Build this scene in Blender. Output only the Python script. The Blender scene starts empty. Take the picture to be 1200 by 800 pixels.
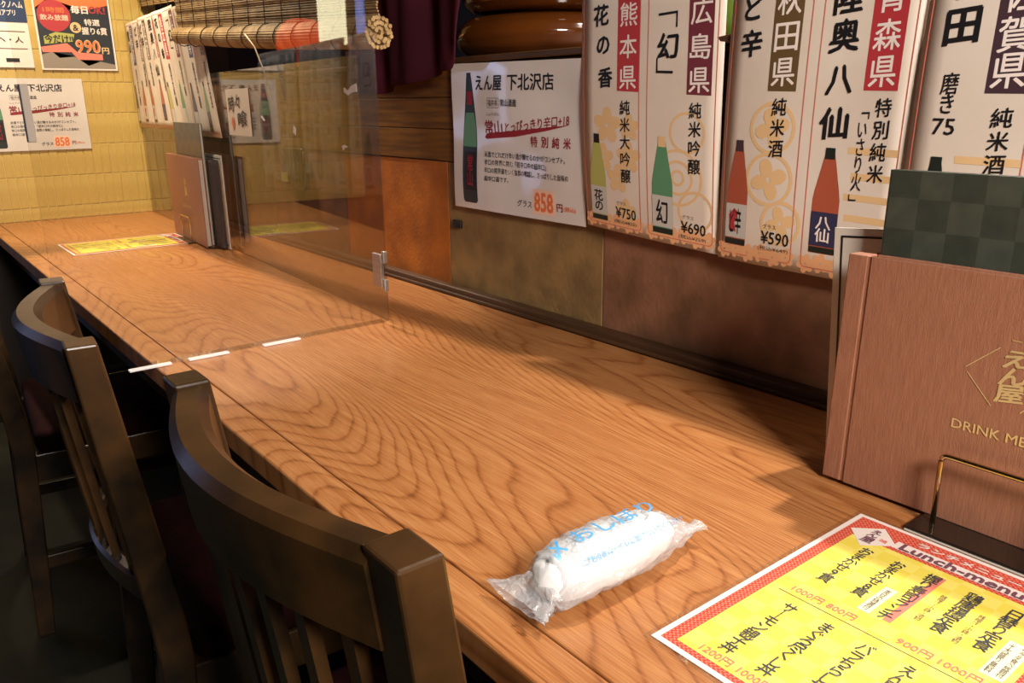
import bpy, bmesh, math, random
from mathutils import Vector, Matrix, noise
random.seed(7)
C = bpy.context.scene.collection
S = bpy.context.scene
PI = math.pi

def lin(c):
    return tuple(((v/255)/12.92 if v/255 <= .04045 else ((v/255+.055)/1.055)**2.4) for v in c) + (1,)

# ---------------------------------------------------------------- camera
cam = bpy.data.objects.new('camera', bpy.data.cameras.new('camera')); C.objects.link(cam)
cam.data.sensor_width = 36; cam.data.lens = 951.85/1200*36
cam.data.clip_start = .02
yaw, pitch, roll = .9062, .2860, -.0106
fw = Vector((-math.sin(yaw)*math.cos(pitch), math.cos(yaw)*math.cos(pitch), -math.sin(pitch)))
rt = Vector((math.cos(yaw), math.sin(yaw), 0)); up = rt.cross(fw)
rt2 = math.cos(roll)*rt + math.sin(roll)*up; up2 = -math.sin(roll)*rt + math.cos(roll)*up
cam.matrix_world = Matrix(((rt2.x, up2.x, -fw.x, 0), (rt2.y, up2.y, -fw.y, -.9664), (rt2.z, up2.z, -fw.z, 1.11), (0, 0, 0, 1)))
S.camera = cam

# ---------------------------------------------------------------- world, exposure, lights
w = bpy.data.worlds.new('world'); S.world = w; w.use_nodes = True
w.node_tree.nodes['Background'].inputs[0].default_value = (.05, .04, .03, 1)
w.node_tree.nodes['Background'].inputs[1].default_value = .3
S.view_settings.view_transform = 'Standard'; S.view_settings.look = 'None'
S.view_settings.exposure = -.08; S.view_settings.gamma = 1; S.view_settings.use_curve_mapping = False

def spot(name, loc, tgt, energy, col, half, blend=.4, rad=.03):
    d = bpy.data.lights.new(name, 'SPOT'); d.energy = energy; d.color = col
    d.spot_size = 2*math.radians(half); d.spot_blend = blend; d.shadow_soft_size = rad
    o = bpy.data.objects.new(name, d); C.objects.link(o); o.location = loc
    o.rotation_euler = (Vector(tgt)-Vector(loc)).to_track_quat('-Z', 'Y').to_euler()
def area(name, loc, tgt, energy, col, size):
    d = bpy.data.lights.new(name, 'AREA'); d.energy = energy; d.color = col; d.size = size
    o = bpy.data.objects.new(name, d); C.objects.link(o); o.location = loc
    o.rotation_euler = (Vector(tgt)-Vector(loc)).to_track_quat('-Z', 'Y').to_euler()
spot('counter_spotlight', (-.45, .22, 1.90), (-.68, -.42, .72), 82, (1, .90, .78), 45, .30, .022)
spot('counter_spotlight_far', (-2.35, -.18, 2.1), (-1.93, -.42, .72), 120, (1, .85, .66), 28, .3, .03)
spot('end_wall_spotlight', (-2.55, -.62, 2.25), (-3.25, -.30, 1.0), 130, (1, .84, .58), 30, .6, .03)
spot('blind_spotlight', (-2.55, -.62, 2.1), (-2.5, -.16, 1.36), 62, (1, .86, .62), 46, .7, .03)
area('room_fill_light', (.98, -.86, 1.78), (-.6, -.1, 1.0), 56, (1, .91, .82), .42)  # added soft fill for the posters, level with the chair backs to leave them dark
area('room_fill_light_far', (-4.6, -1.9, 2.34), (-4.6, -1.9, 0), 4, (1, .83, .62), .5)  # weak ambient fill added overhead in the far room, no fixture modelled

# ---------------------------------------------------------------- materials
def mat(name, col, rough=.5, spec=.5, metal=0, var=None, vscale=20, vstretch=(1, 1, 1), bump=0, bscale=80, bstretch=(1, 1, 1), coat=0, detail=5):
    m = bpy.data.materials.new(name); m.use_nodes = True
    n, l = m.node_tree.nodes, m.node_tree.links; b = n['Principled BSDF']
    b.inputs['Base Color'].default_value = lin(col); b.inputs['Roughness'].default_value = rough
    b.inputs['Specular IOR Level'].default_value = spec; b.inputs['Metallic'].default_value = metal
    b.inputs['Coat Weight'].default_value = coat; b.inputs['Coat Roughness'].default_value = .08
    tc = n.new('ShaderNodeTexCoord')
    if var:
        mp = n.new('ShaderNodeMapping'); mp.inputs['Scale'].default_value = vstretch
        t = n.new('ShaderNodeTexNoise'); t.inputs['Scale'].default_value = vscale; t.inputs['Detail'].default_value = detail
        r = n.new('ShaderNodeValToRGB'); r.color_ramp.elements[0].position = .35; r.color_ramp.elements[1].position = .65
        r.color_ramp.elements[0].color = lin(col); r.color_ramp.elements[1].color = lin(var)
        l.new(tc.outputs['Object'], mp.inputs[0]); l.new(mp.outputs[0], t.inputs[0]); l.new(t.outputs[0], r.inputs[0]); l.new(r.outputs[0], b.inputs['Base Color'])
    if bump:
        mp = n.new('ShaderNodeMapping'); mp.inputs['Scale'].default_value = bstretch
        t = n.new('ShaderNodeTexNoise'); t.inputs['Scale'].default_value = bscale
        bp = n.new('ShaderNodeBump'); bp.inputs['Strength'].default_value = bump; bp.inputs['Distance'].default_value = .002
        l.new(tc.outputs['Object'], mp.inputs[0]); l.new(mp.outputs[0], t.inputs[0]); l.new(t.outputs[0], bp.inputs['Height']); l.new(bp.outputs[0], b.inputs['Normal'])
    return m

def math_node(n, l, op, a, b=None):
    k = n.new('ShaderNodeMath'); k.operation = op
    for i, v in enumerate((a, b)):
        if v is None: continue
        if isinstance(v, (int, float)): k.inputs[i].default_value = v
        else: l.new(v, k.inputs[i])
    return k.outputs[0]

def wood_top():
    """oak-like veneer: cathedral figure as contours of a stretched field, plus pores"""
    m = bpy.data.materials.new('counter_wood'); m.use_nodes = True
    n, l = m.node_tree.nodes, m.node_tree.links; b = n['Principled BSDF']
    tc = n.new('ShaderNodeTexCoord')
    def nz(sc, st, detail=2, dist=0, off=(0, 0, 0)):
        mp = n.new('ShaderNodeMapping'); mp.inputs['Scale'].default_value = st; mp.inputs['Location'].default_value = off
        t = n.new('ShaderNodeTexNoise'); t.inputs['Scale'].default_value = sc; t.inputs['Detail'].default_value = detail; t.inputs['Distortion'].default_value = dist
        l.new(tc.outputs['Object'], mp.inputs[0]); l.new(mp.outputs[0], t.inputs[0]); return t.outputs[0]
    fld = nz(1.0, (.62, 3.6, 1), 1.2, 0, (4.6, 7.3, 0))
    wob = nz(1.0, (14, 60, 1), 3)
    sy = n.new('ShaderNodeSeparateXYZ'); l.new(tc.outputs['Object'], sy.inputs[0])
    v = math_node(n, l, 'ADD', math_node(n, l, 'ADD', math_node(n, l, 'MULTIPLY', sy.outputs[1], 52), math_node(n, l, 'MULTIPLY', fld, 66)), math_node(n, l, 'MULTIPLY', wob, .5))
    s = math_node(n, l, 'FRACT', v)
    # asymmetric ring: slow lightening, sharp dark late wood line
    r = n.new('ShaderNodeValToRGB'); e = r.color_ramp.elements
    e[0].position = 0; e[0].color = (.0, .0, .0, 1); e[1].position = .16; e[1].color = (.72, .72, .72, 1)
    k = e.new(.55); k.color = (1, 1, 1, 1); k = e.new(.88); k.color = (.8, .8, .8, 1); k = e.new(1); k.color = (.0, .0, .0, 1)
    l.new(s, r.inputs[0])
    pores = nz(1.0, (22, 900, 1), 3)
    pr = n.new('ShaderNodeValToRGB'); pr.color_ramp.elements[0].position = .42; pr.color_ramp.elements[1].position = .56
    l.new(pores, pr.inputs[0])
    strk = nz(1.0, (4, 120, 1), 4)
    mixv = math_node(n, l, 'ADD', math_node(n, l, 'ADD', math_node(n, l, 'MULTIPLY', r.outputs[0], .32), math_node(n, l, 'MULTIPLY', pr.outputs[0], .20)), math_node(n, l, 'MULTIPLY', strk, .46))
    cr = n.new('ShaderNodeValToRGB'); e = cr.color_ramp.elements
    e[0].position = .1; e[0].color = lin((104, 58, 28)); e[1].position = .95; e[1].color = lin((196, 140, 88))
    k = e.new(.45); k.color = lin((158, 98, 52))
    l.new(mixv, cr.inputs[0]); l.new(cr.outputs[0], b.inputs['Base Color'])
    b.inputs['Roughness'].default_value = .34; b.inputs['Specular IOR Level'].default_value = .45
    bp = n.new('ShaderNodeBump'); bp.inputs['Strength'].default_value = .12; bp.inputs['Distance'].default_value = .0008
    l.new(mixv, bp.inputs['Height']); l.new(bp.outputs[0], b.inputs['Normal'])
    return m

def acrylic(name, tint=(.93, .93, .92), base=.045, mx=.9):
    """clear sheet: straight-through transmission with Schlick reflection"""
    m = bpy.data.materials.new(name); m.use_nodes = True
    n, l = m.node_tree.nodes, m.node_tree.links
    n.remove(n['Principled BSDF']); out = n['Material Output']
    g = n.new('ShaderNodeNewGeometry'); d = n.new('ShaderNodeVectorMath'); d.operation = 'DOT_PRODUCT'
    l.new(g.outputs['Normal'], d.inputs[0]); l.new(g.outputs['Incoming'], d.inputs[1])
    c = math_node(n, l, 'ABSOLUTE', d.outputs['Value']); c = math_node(n, l, 'SUBTRACT', 1, c)
    c = math_node(n, l, 'POWER', c, 5); c = math_node(n, l, 'ADD', math_node(n, l, 'MULTIPLY', c, mx), base)
    t = n.new('ShaderNodeBsdfTransparent'); t.inputs[0].default_value = (*tint, 1)
    gl = n.new('ShaderNodeBsdfGlossy'); gl.inputs['Roughness'].default_value = .015; gl.inputs['Color'].default_value = (1, 1, 1, 1)
    mx_ = n.new('ShaderNodeMixShader'); l.new(c, mx_.inputs[0]); l.new(t.outputs[0], mx_.inputs[1]); l.new(gl.outputs[0], mx_.inputs[2]); l.new(mx_.outputs[0], out.inputs[0])
    return m

def emit(name, col, st):
    m = bpy.data.materials.new(name); m.use_nodes = True; n, l = m.node_tree.nodes, m.node_tree.links
    n.remove(n['Principled BSDF']); e = n.new('ShaderNodeEmission'); e.inputs[0].default_value = lin(col); e.inputs[1].default_value = st
    l.new(e.outputs[0], n['Material Output'].inputs[0]); return m

def checker_mat(name, c1, c2, sc, rough=.5, axes=(0, 2), soft=None, bump=0):
    m = bpy.data.materials.new(name); m.use_nodes = True; n, l = m.node_tree.nodes, m.node_tree.links; b = n['Principled BSDF']
    tc = n.new('ShaderNodeTexCoord'); sp = n.new('ShaderNodeSeparateXYZ'); l.new(tc.outputs['Object'], sp.inputs[0])
    cb = n.new('ShaderNodeCombineXYZ'); l.new(sp.outputs[axes[0]], cb.inputs[0]); l.new(sp.outputs[axes[1]], cb.inputs[1]); cb.inputs[2].default_value = .005
    ck = n.new('ShaderNodeTexChecker'); ck.inputs['Scale'].default_value = sc; ck.inputs['Color1'].default_value = lin(c1); ck.inputs['Color2'].default_value = lin(c2)
    l.new(cb.outputs[0], ck.inputs[0]); col = ck.outputs[0]
    t = n.new('ShaderNodeTexNoise'); t.inputs['Scale'].default_value = soft or 60; l.new(tc.outputs['Object'], t.inputs[0])
    mx = n.new('ShaderNodeMix'); mx.data_type = 'RGBA'; mx.inputs['Factor'].default_value = .35; mx.blend_type = 'SOFT_LIGHT'
    l.new(col, mx.inputs[6]); l.new(t.outputs[0], mx.inputs[7]); l.new(mx.outputs[2], b.inputs['Base Color']); b.inputs['Roughness'].default_value = rough
    return m

def squiggle_mat():
    m = bpy.data.materials.new('red_border_print'); m.use_nodes = True; n, l = m.node_tree.nodes, m.node_tree.links; b = n['Principled BSDF']
    tc = n.new('ShaderNodeTexCoord'); sp = n.new('ShaderNodeSeparateXYZ'); l.new(tc.outputs['Object'], sp.inputs[0])
    x = math_node(n, l, 'MULTIPLY', sp.outputs[0], 1500); y = math_node(n, l, 'MULTIPLY', sp.outputs[1], 1500)
    a = math_node(n, l, 'SINE', math_node(n, l, 'ADD', x, math_node(n, l, 'MULTIPLY', math_node(n, l, 'SINE', y), 1.9)))
    r = n.new('ShaderNodeValToRGB'); r.color_ramp.elements[0].position = .4; r.color_ramp.elements[1].position = .75
    r.color_ramp.elements[0].color = lin((206, 70, 58)); r.color_ramp.elements[1].color = lin((226, 138, 112))
    l.new(a, r.inputs[0]); l.new(r.outputs[0], b.inputs['Base Color']); b.inputs['Roughness'].default_value = .25
    return m

M = dict(
    wood=wood_top(),
    edge=mat('counter_edge_wood', (150, 96, 50), .4, var=(170, 112, 62), vscale=6, vstretch=(1, 12, 12), bump=.1),
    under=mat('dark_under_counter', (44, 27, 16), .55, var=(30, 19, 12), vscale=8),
    trim=mat('dark_brown_trim', (84, 56, 34), .45, var=(64, 42, 26), vscale=5, vstretch=(1, 10, 10)),
    chair=mat('dark_walnut', (70, 46, 22), .32, spec=.5, var=(22, 16, 8), vscale=12, vstretch=(1, 1, 1), bump=.15, bscale=60),
    seat=mat('dark_red_velvet', (40, 9, 11), .85, spec=.1, var=(28, 6, 8), vscale=30, bump=.4, bscale=300),
    floor=mat('dark_olive_floor', (44, 42, 20), .6, var=(24, 23, 11), vscale=6, bump=.1),
    dark=mat('near_black_wall', (26, 20, 16), .7, var=(18, 14, 11), vscale=5),
    roomwall=mat('dark_brown_wall', (66, 46, 30), .6, var=(48, 34, 22), vscale=4),
    p_orange=mat('amber_washi', (182, 104, 26), .62, var=(150, 82, 20), vscale=14, bump=.5, bscale=110),
    p_olive=mat('olive_stone', (150, 118, 72), .62, var=(116, 92, 56), vscale=16, bump=.5, bscale=110),
    p_red=mat('red_brown_stone', (146, 100, 74), .62, var=(108, 74, 50), vscale=13, bump=.5, bscale=110),
    board=mat('olive_brown_board', (124, 82, 30), .6, spec=.25, var=(90, 58, 26), vscale=7, vstretch=(1, 14, 14), bump=.15, bscale=40, bstretch=(1, 14, 14)),
    tile=mat('cream_yellow_tile', (202, 172, 96), .38, var=(186, 152, 78), vscale=18, bump=.25, bscale=60),
    grout=mat('pale_grout', (222, 200, 136), .7),
    acry=acrylic('clear_acrylic', (.80, .78, .76), .04, .8), acry2=acrylic('clear_acrylic_partition', (.955, .95, .94), .03, .8),
    clearclip=mat('bright_clear_clip', (232, 226, 226), .2), steel=mat('brushed_steel', (190, 184, 176), .32, metal=.9),
    greyclip=mat('grey_clip', (146, 134, 122), .5),
    paper=mat('cream_poster_paper', (222, 208, 194), .42, var=(216, 200, 184), vscale=12),
    white=mat('white_laminated_paper', (224, 216, 210), .3, coat=1, var=(216, 206, 200), vscale=8, bump=.1, bscale=60),
    ink=mat('black_ink', (22, 20, 22), .5), inkb=mat('brown_grey_ink', (92, 74, 62), .5), redline=mat('thin_red_line_ink', (200, 112, 96), .5),
    red=mat('red_ink', (176, 52, 58), .5), drkred=mat('maroon_ink', (112, 46, 56), .5), brn=mat('brown_ink', (98, 76, 44), .5),
    plum=mat('plum_ink', (66, 44, 52), .5), bluei=mat('indigo_ink', (52, 68, 116), .5), greeni=mat('green_ink', (70, 96, 74), .5),
    crim=mat('crimson_ink', (142, 28, 40), .5), orange=mat('orange_ink', (226, 116, 62), .5), peach=mat('peach_print', (240, 198, 176), .5),
    wm=mat('ochre_watermark', (224, 186, 136), .5), wm2=mat('orange_watermark', (232, 172, 124), .5),
    offwhite=mat('off_white_ink', (236, 222, 214), .5),
    bgreen=mat('bottle_green_print', (92, 142, 104), .35), bdark=mat('dark_bottle_print', (34, 40, 34), .35), byel=mat('yellow_green_bottle_print', (176, 174, 92), .35),
    bred=mat('amber_red_bottle_print', (168, 84, 60), .35), bnavy=mat('navy_label_print', (52, 50, 78), .35), blab=mat('bottle_label_print', (196, 190, 182), .35),
    cover=mat('brown_linen_cover', (158, 108, 84), .5, var=(144, 95, 73), vscale=60, vstretch=(9, 9, .6), bump=.25, bscale=500, bstretch=(2, 1, .5)),
    pages=mat('white_pages', (205, 196, 184), .6), gold=mat('gold_foil', (222, 194, 140), .3, metal=.35),
    green=checker_mat('dark_green_checked_cover', (67, 71, 61), (56, 60, 51), 34, .35),
    blackcov=mat('black_cover', (26, 20, 20), .35), bplastic=mat('black_plastic', (30, 24, 20), .18, coat=.5),
    bronze=mat('bronze_wire', (206, 184, 140), .2, metal=1),
    yellow=checker_mat('yellow_checked_print', (238, 218, 88), (242, 226, 108), 60, .25, (0, 1), 30),
    squig=squiggle_mat(), pinkink=mat('pink_price_ink', (226, 130, 112), .3), purp=mat('purple_brown_ink', (120, 78, 92), .3),
    navyink=mat('slate_ink', (62, 68, 78), .3), dull=mat('pale_note_print', (232, 232, 196), .3),
    curtain=mat('dark_purple_cloth', (70, 25, 38), .95, spec=.1, var=(54, 18, 28), vscale=6, bump=.3, bscale=200),
    amber=mat('amber_brown_glaze', (112, 58, 16), .12, var=(84, 42, 12), vscale=4, coat=.6),
    reed=mat('reed', (190, 156, 106), .5, var=(146, 116, 74), vscale=40), cord=mat('dark_thread', (46, 34, 22), .8), strng=mat('pale_cord', (176, 154, 120), .7),
    cloth=mat('white_damp_cloth', (238, 238, 238), .85, bump=.7, bscale=60), blue=mat('sky_blue_print', (84, 160, 214), .4),
    night=mat('dark_poster_print', (40, 46, 52), .4), navy=mat('navy_print', (38, 56, 92), .4), flower=mat('orange_red_blossom', (226, 84, 48), .5),
)
def film():
    m = bpy.data.materials.new('clear_crinkled_film'); m.use_nodes = True; n, l = m.node_tree.nodes, m.node_tree.links
    n.remove(n['Principled BSDF'])
    tc = n.new('ShaderNodeTexCoord'); t = n.new('ShaderNodeTexNoise'); t.inputs['Scale'].default_value = 75; t.inputs['Detail'].default_value = 4; t.inputs['Distortion'].default_value = 1.2
    l.new(tc.outputs['Object'], t.inputs[0]); bp = n.new('ShaderNodeBump'); bp.inputs['Strength'].default_value = .9; bp.inputs['Distance'].default_value = .004; l.new(t.outputs[0], bp.inputs['Height'])
    tr = n.new('ShaderNodeBsdfTransparent'); tr.inputs[0].default_value = (.96, .97, .98, 1)
    gl = n.new('ShaderNodeBsdfGlossy'); gl.inputs['Roughness'].default_value = .14; l.new(bp.outputs[0], gl.inputs['Normal'])
    df = n.new('ShaderNodeBsdfDiffuse'); df.inputs[0].default_value = (.85, .87, .9, 1); l.new(bp.outputs[0], df.inputs['Normal'])
    a = n.new('ShaderNodeMixShader'); a.inputs[0].default_value = .32; l.new(df.outputs[0], a.inputs[1]); l.new(gl.outputs[0], a.inputs[2])
    b = n.new('ShaderNodeMixShader'); b.inputs[0].default_value = .42; l.new(tr.outputs[0], b.inputs[1]); l.new(a.outputs[0], b.inputs[2])
    l.new(b.outputs[0], n['Material Output'].inputs[0]); return m
M['film'] = film()

# ---------------------------------------------------------------- mesh helpers
class MB:
    def __init__(s): s.v, s.f = [], []
    def box(s, a, b, xf=None):
        o = len(s.v); (x0, y0, z0), (x1, y1, z1) = a, b
        p = [(x, y, z) for z in (z0, z1) for y in (y0, y1) for x in (x0, x1)]
        s.v += [xf(q) if xf else q for q in p]
        s.f += [tuple(o+i for i in q) for q in ((0, 2, 3, 1), (4, 5, 7, 6), (0, 1, 5, 4), (2, 6, 7, 3), (0, 4, 6, 2), (1, 3, 7, 5))]
        return s
    def bbox(s, a, b, r=.002, n=1):
        """rounded box"""
        bm = bmesh.new(); bmesh.ops.create_cube(bm, size=1)
        for v in bm.verts: v.co = Vector(((a[i]+b[i])/2 + v.co[i]*(b[i]-a[i]) for i in range(3)))
        bmesh.ops.bevel(bm, geom=bm.edges[:], offset=r, segments=n+1, affect='EDGES', profile=.5)
        o = len(s.v); s.v += [tuple(v.co) for v in bm.verts]; s.f += [tuple(o+v.index for v in f.verts) for f in bm.faces]; bm.free(); return s
    def grid(s, fn, nu, nv, closed=False):
        o = len(s.v)
        for j in range(nv+1):
            for i in range(nu+(0 if closed else 1)): s.v.append(tuple(fn(i/nu, j/nv)))
        w = nu+(0 if closed else 1)
        for j in range(nv):
            for i in range(nu):
                k = (i+1) % w
                s.f.append((o+j*w+i, o+j*w+k, o+(j+1)*w+k, o+(j+1)*w+i))
        return s
    def tube(s, pts, r, n=8, cap=True):
        pts = [Vector(p) for p in pts]; o = len(s.v); rr = r if isinstance(r, (list, tuple)) else [r]*len(pts)
        for i, p in enumerate(pts):
            t = (pts[min(i+1, len(pts)-1)]-pts[max(i-1, 0)]).normalized()
            a = t.cross(Vector((0, 0, 1)) if abs(t.z) < .95 else Vector((1, 0, 0))).normalized(); b = t.cross(a)
            for k in range(n): s.v.append(tuple(p+rr[i]*(math.cos(2*PI*k/n)*a+math.sin(2*PI*k/n)*b)))
        for i in range(len(pts)-1):
            for k in range(n): s.f.append((o+i*n+k, o+i*n+(k+1) % n, o+(i+1)*n+(k+1) % n, o+(i+1)*n+k))
        if cap: s.f += [tuple(o+k for k in range(n))[::-1], tuple(o+(len(pts)-1)*n+k for k in range(n))]
        return s
    def lathe(s, prof, n=40, c=(0, 0, 0)):
        return s.grid(lambda u, v: (c[0]+P(prof, v)[0]*math.cos(2*PI*u), c[1]+P(prof, v)[0]*math.sin(2*PI*u), c[2]+P(prof, v)[1]), n, len(prof)-1, True)
    def poly(s, pts):
        o = len(s.v); s.v += [tuple(p) for p in pts]; s.f.append(tuple(range(o, o+len(pts)))); return s
    def mesh(s, name, smooth=False):
        m = bpy.data.meshes.new(name); m.from_pydata(s.v, [], s.f)
        bm = bmesh.new(); bm.from_mesh(m); bmesh.ops.recalc_face_normals(bm, faces=bm.faces); bm.to_mesh(m); bm.free()
        if smooth:
            m.polygons.foreach_set('use_smooth', [True]*len(m.polygons))
        return m
def P(prof, v): i = round(v*(len(prof)-1)); return prof[i]

def link(name, me, material, parent=None, loc=None, rot=None):
    o = bpy.data.objects.new(name, me); C.objects.link(o); o.parent = parent
    if me is not None and material is not None and len(me.materials) == 0: me.materials.append(material)
    if loc: o.location = loc
    if rot: o.rotation_euler = rot
    return o
def obj(name, mb, m, parent=None, smooth=False, loc=None, rot=None):
    return link(name, mb.mesh(name, smooth), m, parent, loc, rot)
def autosmooth(o, ang=40):
    me = o.data; me.polygons.foreach_set('use_smooth', [True]*len(me.polygons))
    me.set_sharp_from_angle(angle=math.radians(ang))
def tag(o, label=None, cat=None, group=None, kind=None):
    if label: o['label'] = label
    if cat: o['category'] = cat
    if group: o['group'] = group
    if kind: o['kind'] = kind
    return o
def empty(name, loc=(0, 0, 0), rz=0):
    o = bpy.data.objects.new(name, None); C.objects.link(o); o.location = loc; o.rotation_euler = (0, 0, rz); o.empty_display_size = .05; return o
def copy_tree(o, parent=None):
    kids = [c for c in bpy.data.objects if c.parent == o]
    c = o.copy(); C.objects.link(c); c.parent = parent
    for k in kids: copy_tree(k, c)
    return c

# text outlines as meshes, fitted to a box in sheet coordinates (metres) and mapped on the sheet
_tcache = {}
def glyphs(body, bold=0.):
    bold = min(bold, .03); key = (body, bold)
    if key in _tcache: return _tcache[key]
    cu = bpy.data.curves.new('t', 'FONT'); cu.body = body; cu.resolution_u = 2; cu.offset = 0
    cu.align_x = 'CENTER'; cu.space_line = .86
    o = bpy.data.objects.new('t', cu); C.objects.link(o)
    dg = bpy.context.evaluated_depsgraph_get(); me = bpy.data.meshes.new_from_object(o.evaluated_get(dg))
    V0 = [(v.co.x, v.co.y) for v in me.vertices]; F0 = [tuple(p.vertices) for p in me.polygons]; V, F = [], []
    for dx, dy in (((0, 0),) if bold < .004 else ((-bold, -bold*.6), (bold, -bold*.6), (0, bold))):
        k = len(V); V += [(x+dx, y+dy, k) for x, y in V0]; F += [tuple(i+k for i in f) for f in F0]
    r = (V, F)
    bpy.data.objects.remove(o); bpy.data.curves.remove(cu); bpy.data.meshes.remove(me); _tcache[key] = r; return r
def text(name, body, box, warp, m, parent, h=.0006, bold=.0, tilt=0.):
    """box = (u0, v0, u1, v1) in metres; warp(u, v, h) -> local point"""
    V, F = glyphs(body, bold)
    if not V: return
    x0 = min(v[0] for v in V); x1 = max(v[0] for v in V); y0 = min(v[1] for v in V); y1 = max(v[1] for v in V)
    u0, v0, u1, v1 = box; mb = MB()
    for x, y, k_ in V:
        a = (x-x0)/(x1-x0+1e-9); b = (y-y0)/(y1-y0+1e-9)
        u = u0+a*(u1-u0); v = v0+b*(v1-v0)+tilt*(a-.5)*(u1-u0)
        mb.v.append(tuple(warp(u, v, h+(.00006 if k_ else 0)+(.00006 if k_ > len(V)*.5 else 0))))
    mb.f = list(F)
    me = bpy.data.meshes.new(name); me.from_pydata(mb.v, [], mb.f)
    return link(name, me, m, parent)
def col(body): return '\n'.join(body)
def rect(name, u0, v0, u1, v1, warp, m, parent, h=.0003, nu=4, nv=8):
    return obj(name, MB().grid(lambda a, b: warp(u0+a*(u1-u0), v0+b*(v1-v0), h), nu, nv), m, parent)
def frame_line(name, u0, v0, u1, v1, t, r, warp, m, parent, h=.0004):
    """thin rounded outline"""
    pts = []
    for cx, cy, a0 in ((u1-r, v1-r, 0), (u0+r, v1-r, PI/2), (u0+r, v0+r, PI), (u1-r, v0+r, 3*PI/2)):
        for k in range(5): a = a0+k*PI/8; pts.append((cx, cy, math.cos(a), math.sin(a)))
    ext = []
    for i, p in enumerate(pts):                 # subdivide long runs so the line follows a bent sheet
        q = pts[(i+1) % len(pts)]; pa = (p[0]+r*p[2], p[1]+r*p[3]); qa = (q[0]+r*q[2], q[1]+r*q[3])
        n = max(1, int(math.hypot(pa[0]-qa[0], pa[1]-qa[1])/.03))
        for k in range(n): ext.append((pa[0]+(qa[0]-pa[0])*k/n, pa[1]+(qa[1]-pa[1])*k/n, p[2], p[3]))
    mb = MB(); N = len(ext)
    for u, v, nx, ny in ext: mb.v += [tuple(warp(u, v, h)), tuple(warp(u-t*nx, v-t*ny, h))]
    mb.f = [(2*i, 2*((i+1) % N), 2*((i+1) % N)+1, 2*i+1) for i in range(N)]
    return obj(name, mb, m, parent)
def blob(name, pts, warp, m, parent, h=.0003, sub=True):
    bm = bmesh.new(); bm.faces.new([bm.verts.new((u, v, 0)) for u, v in pts]); bmesh.ops.triangulate(bm, faces=bm.faces[:], ngon_method='EAR_CLIP')
    if max(p[1] for p in pts)-min(p[1] for p in pts) > .03 and sub:
        for it in range(3):
            ed = [e for e in bm.edges if e.calc_length() > .014]
            if ed: bmesh.ops.subdivide_edges(bm, edges=ed, cuts=1)
            bmesh.ops.triangulate(bm, faces=bm.faces[:])
    bm.verts.index_update(); mb = MB(); mb.v = [tuple(warp(v.co.x, v.co.y, h)) for v in bm.verts]; mb.f = [tuple(v.index for v in f.verts) for f in bm.faces]; bm.free()
    return obj(name, mb, m, parent)

# ================================================================ THE ROOM
TZ = .72
def struct(name, mb, m, parent=None, smooth=False):
    o = obj(name, mb, m, parent, smooth)
    if parent is None: o['kind'] = 'structure'
    return o
struct('floor', MB().box((-6.6, -2.9, -.05), (1.9, 1.5, 0)), M['floor'])
struct('ceiling', MB().box((-6.6, -2.9, 2.42), (1.9, 1.5, 2.5)), M['dark'])
struct('wall_front', MB().box((-6.6, -2.9, 0), (-5.55, -2.8, 2.42)).box((-4.95, -2.9, 0), (1.9, -2.8, 2.42)).box((-5.55, -2.9, 2.1), (-4.95, -2.8, 2.42)).box((-5.55, -2.9, 0), (-4.95, -2.8, .12)), M['roomwall'])
struct('wall_right', MB().box((1.8, -2.8, 0), (1.9, 1.5, 2.42)), M['roomwall'])
struct('wall_left', MB().box((-6.6, -2.8, 0), (-6.5, 1.5, 2.42)), M['roomwall'])
struct('wall_kitchen', MB().box((-6.5, 1.4, 0), (1.8, 1.5, 2.42)), M['dark'])
wn = tag(empty('window_1', (-5.25, -2.84, .12)), kind='structure')
obj('frame', MB().box((-.3, 0, 0), (-.26, .03, 1.98)).box((.26, 0, 0), (.3, .03, 1.98)).box((-.26, 0, 0), (.26, .03, .04)).box((-.26, 0, 1.94), (.26, .03, 1.98)), M['under'], wn)
obj('pane', MB().box((-.26, .005, .04), (.26, .012, 1.94)), emit('daylight_pane', (176, 196, 255), 5), wn)

# back wall: low wall of washi/stone sheets, a band of boards above, dark ledge on top
wb = struct('wall_back', MB().box((-3.35, .006, 0), (1.2, .12, 1.183)), M['under'])
cols = ['p_red', 'p_olive', 'p_red', 'p_orange', 'p_olive', 'p_red', 'p_olive', 'p_red', 'p_orange', 'p_red']
xs = [-3.345+0, -2.847, -2.38, -1.913, -1.446, -.979, -.512, -.045, .422, .889, 1.195]
for i in range(10):
    obj('panel', MB().bbox((xs[i]+.001, 0, TZ-.02), (xs[i+1]-.001, .007, .992), .0012), M[cols[i]], wb)
for z0, z1 in ((.9945, 1.058), (1.0595, 1.121), (1.1225, 1.183)):
    for x0, x1 in ((-3.34, -2.1), (-2.098, -.7), (-.698, 1.19)):
        obj('plank', MB().bbox((x0, -.002, z0), (x1, .007, z1), .0012), M['board'], wb)
struct('trim_1', MB().bbox((-3.34, -.012, 1.184), (1.19, .5, 1.196), .003), M['trim'])
struct('baseboard_back', MB().bbox((-3.34, -.026, TZ), (1.19, -.001, TZ+.016), .003).bbox((-3.34, -.033, TZ), (1.19, -.026, TZ+.006), .001), M['trim'])

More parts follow.
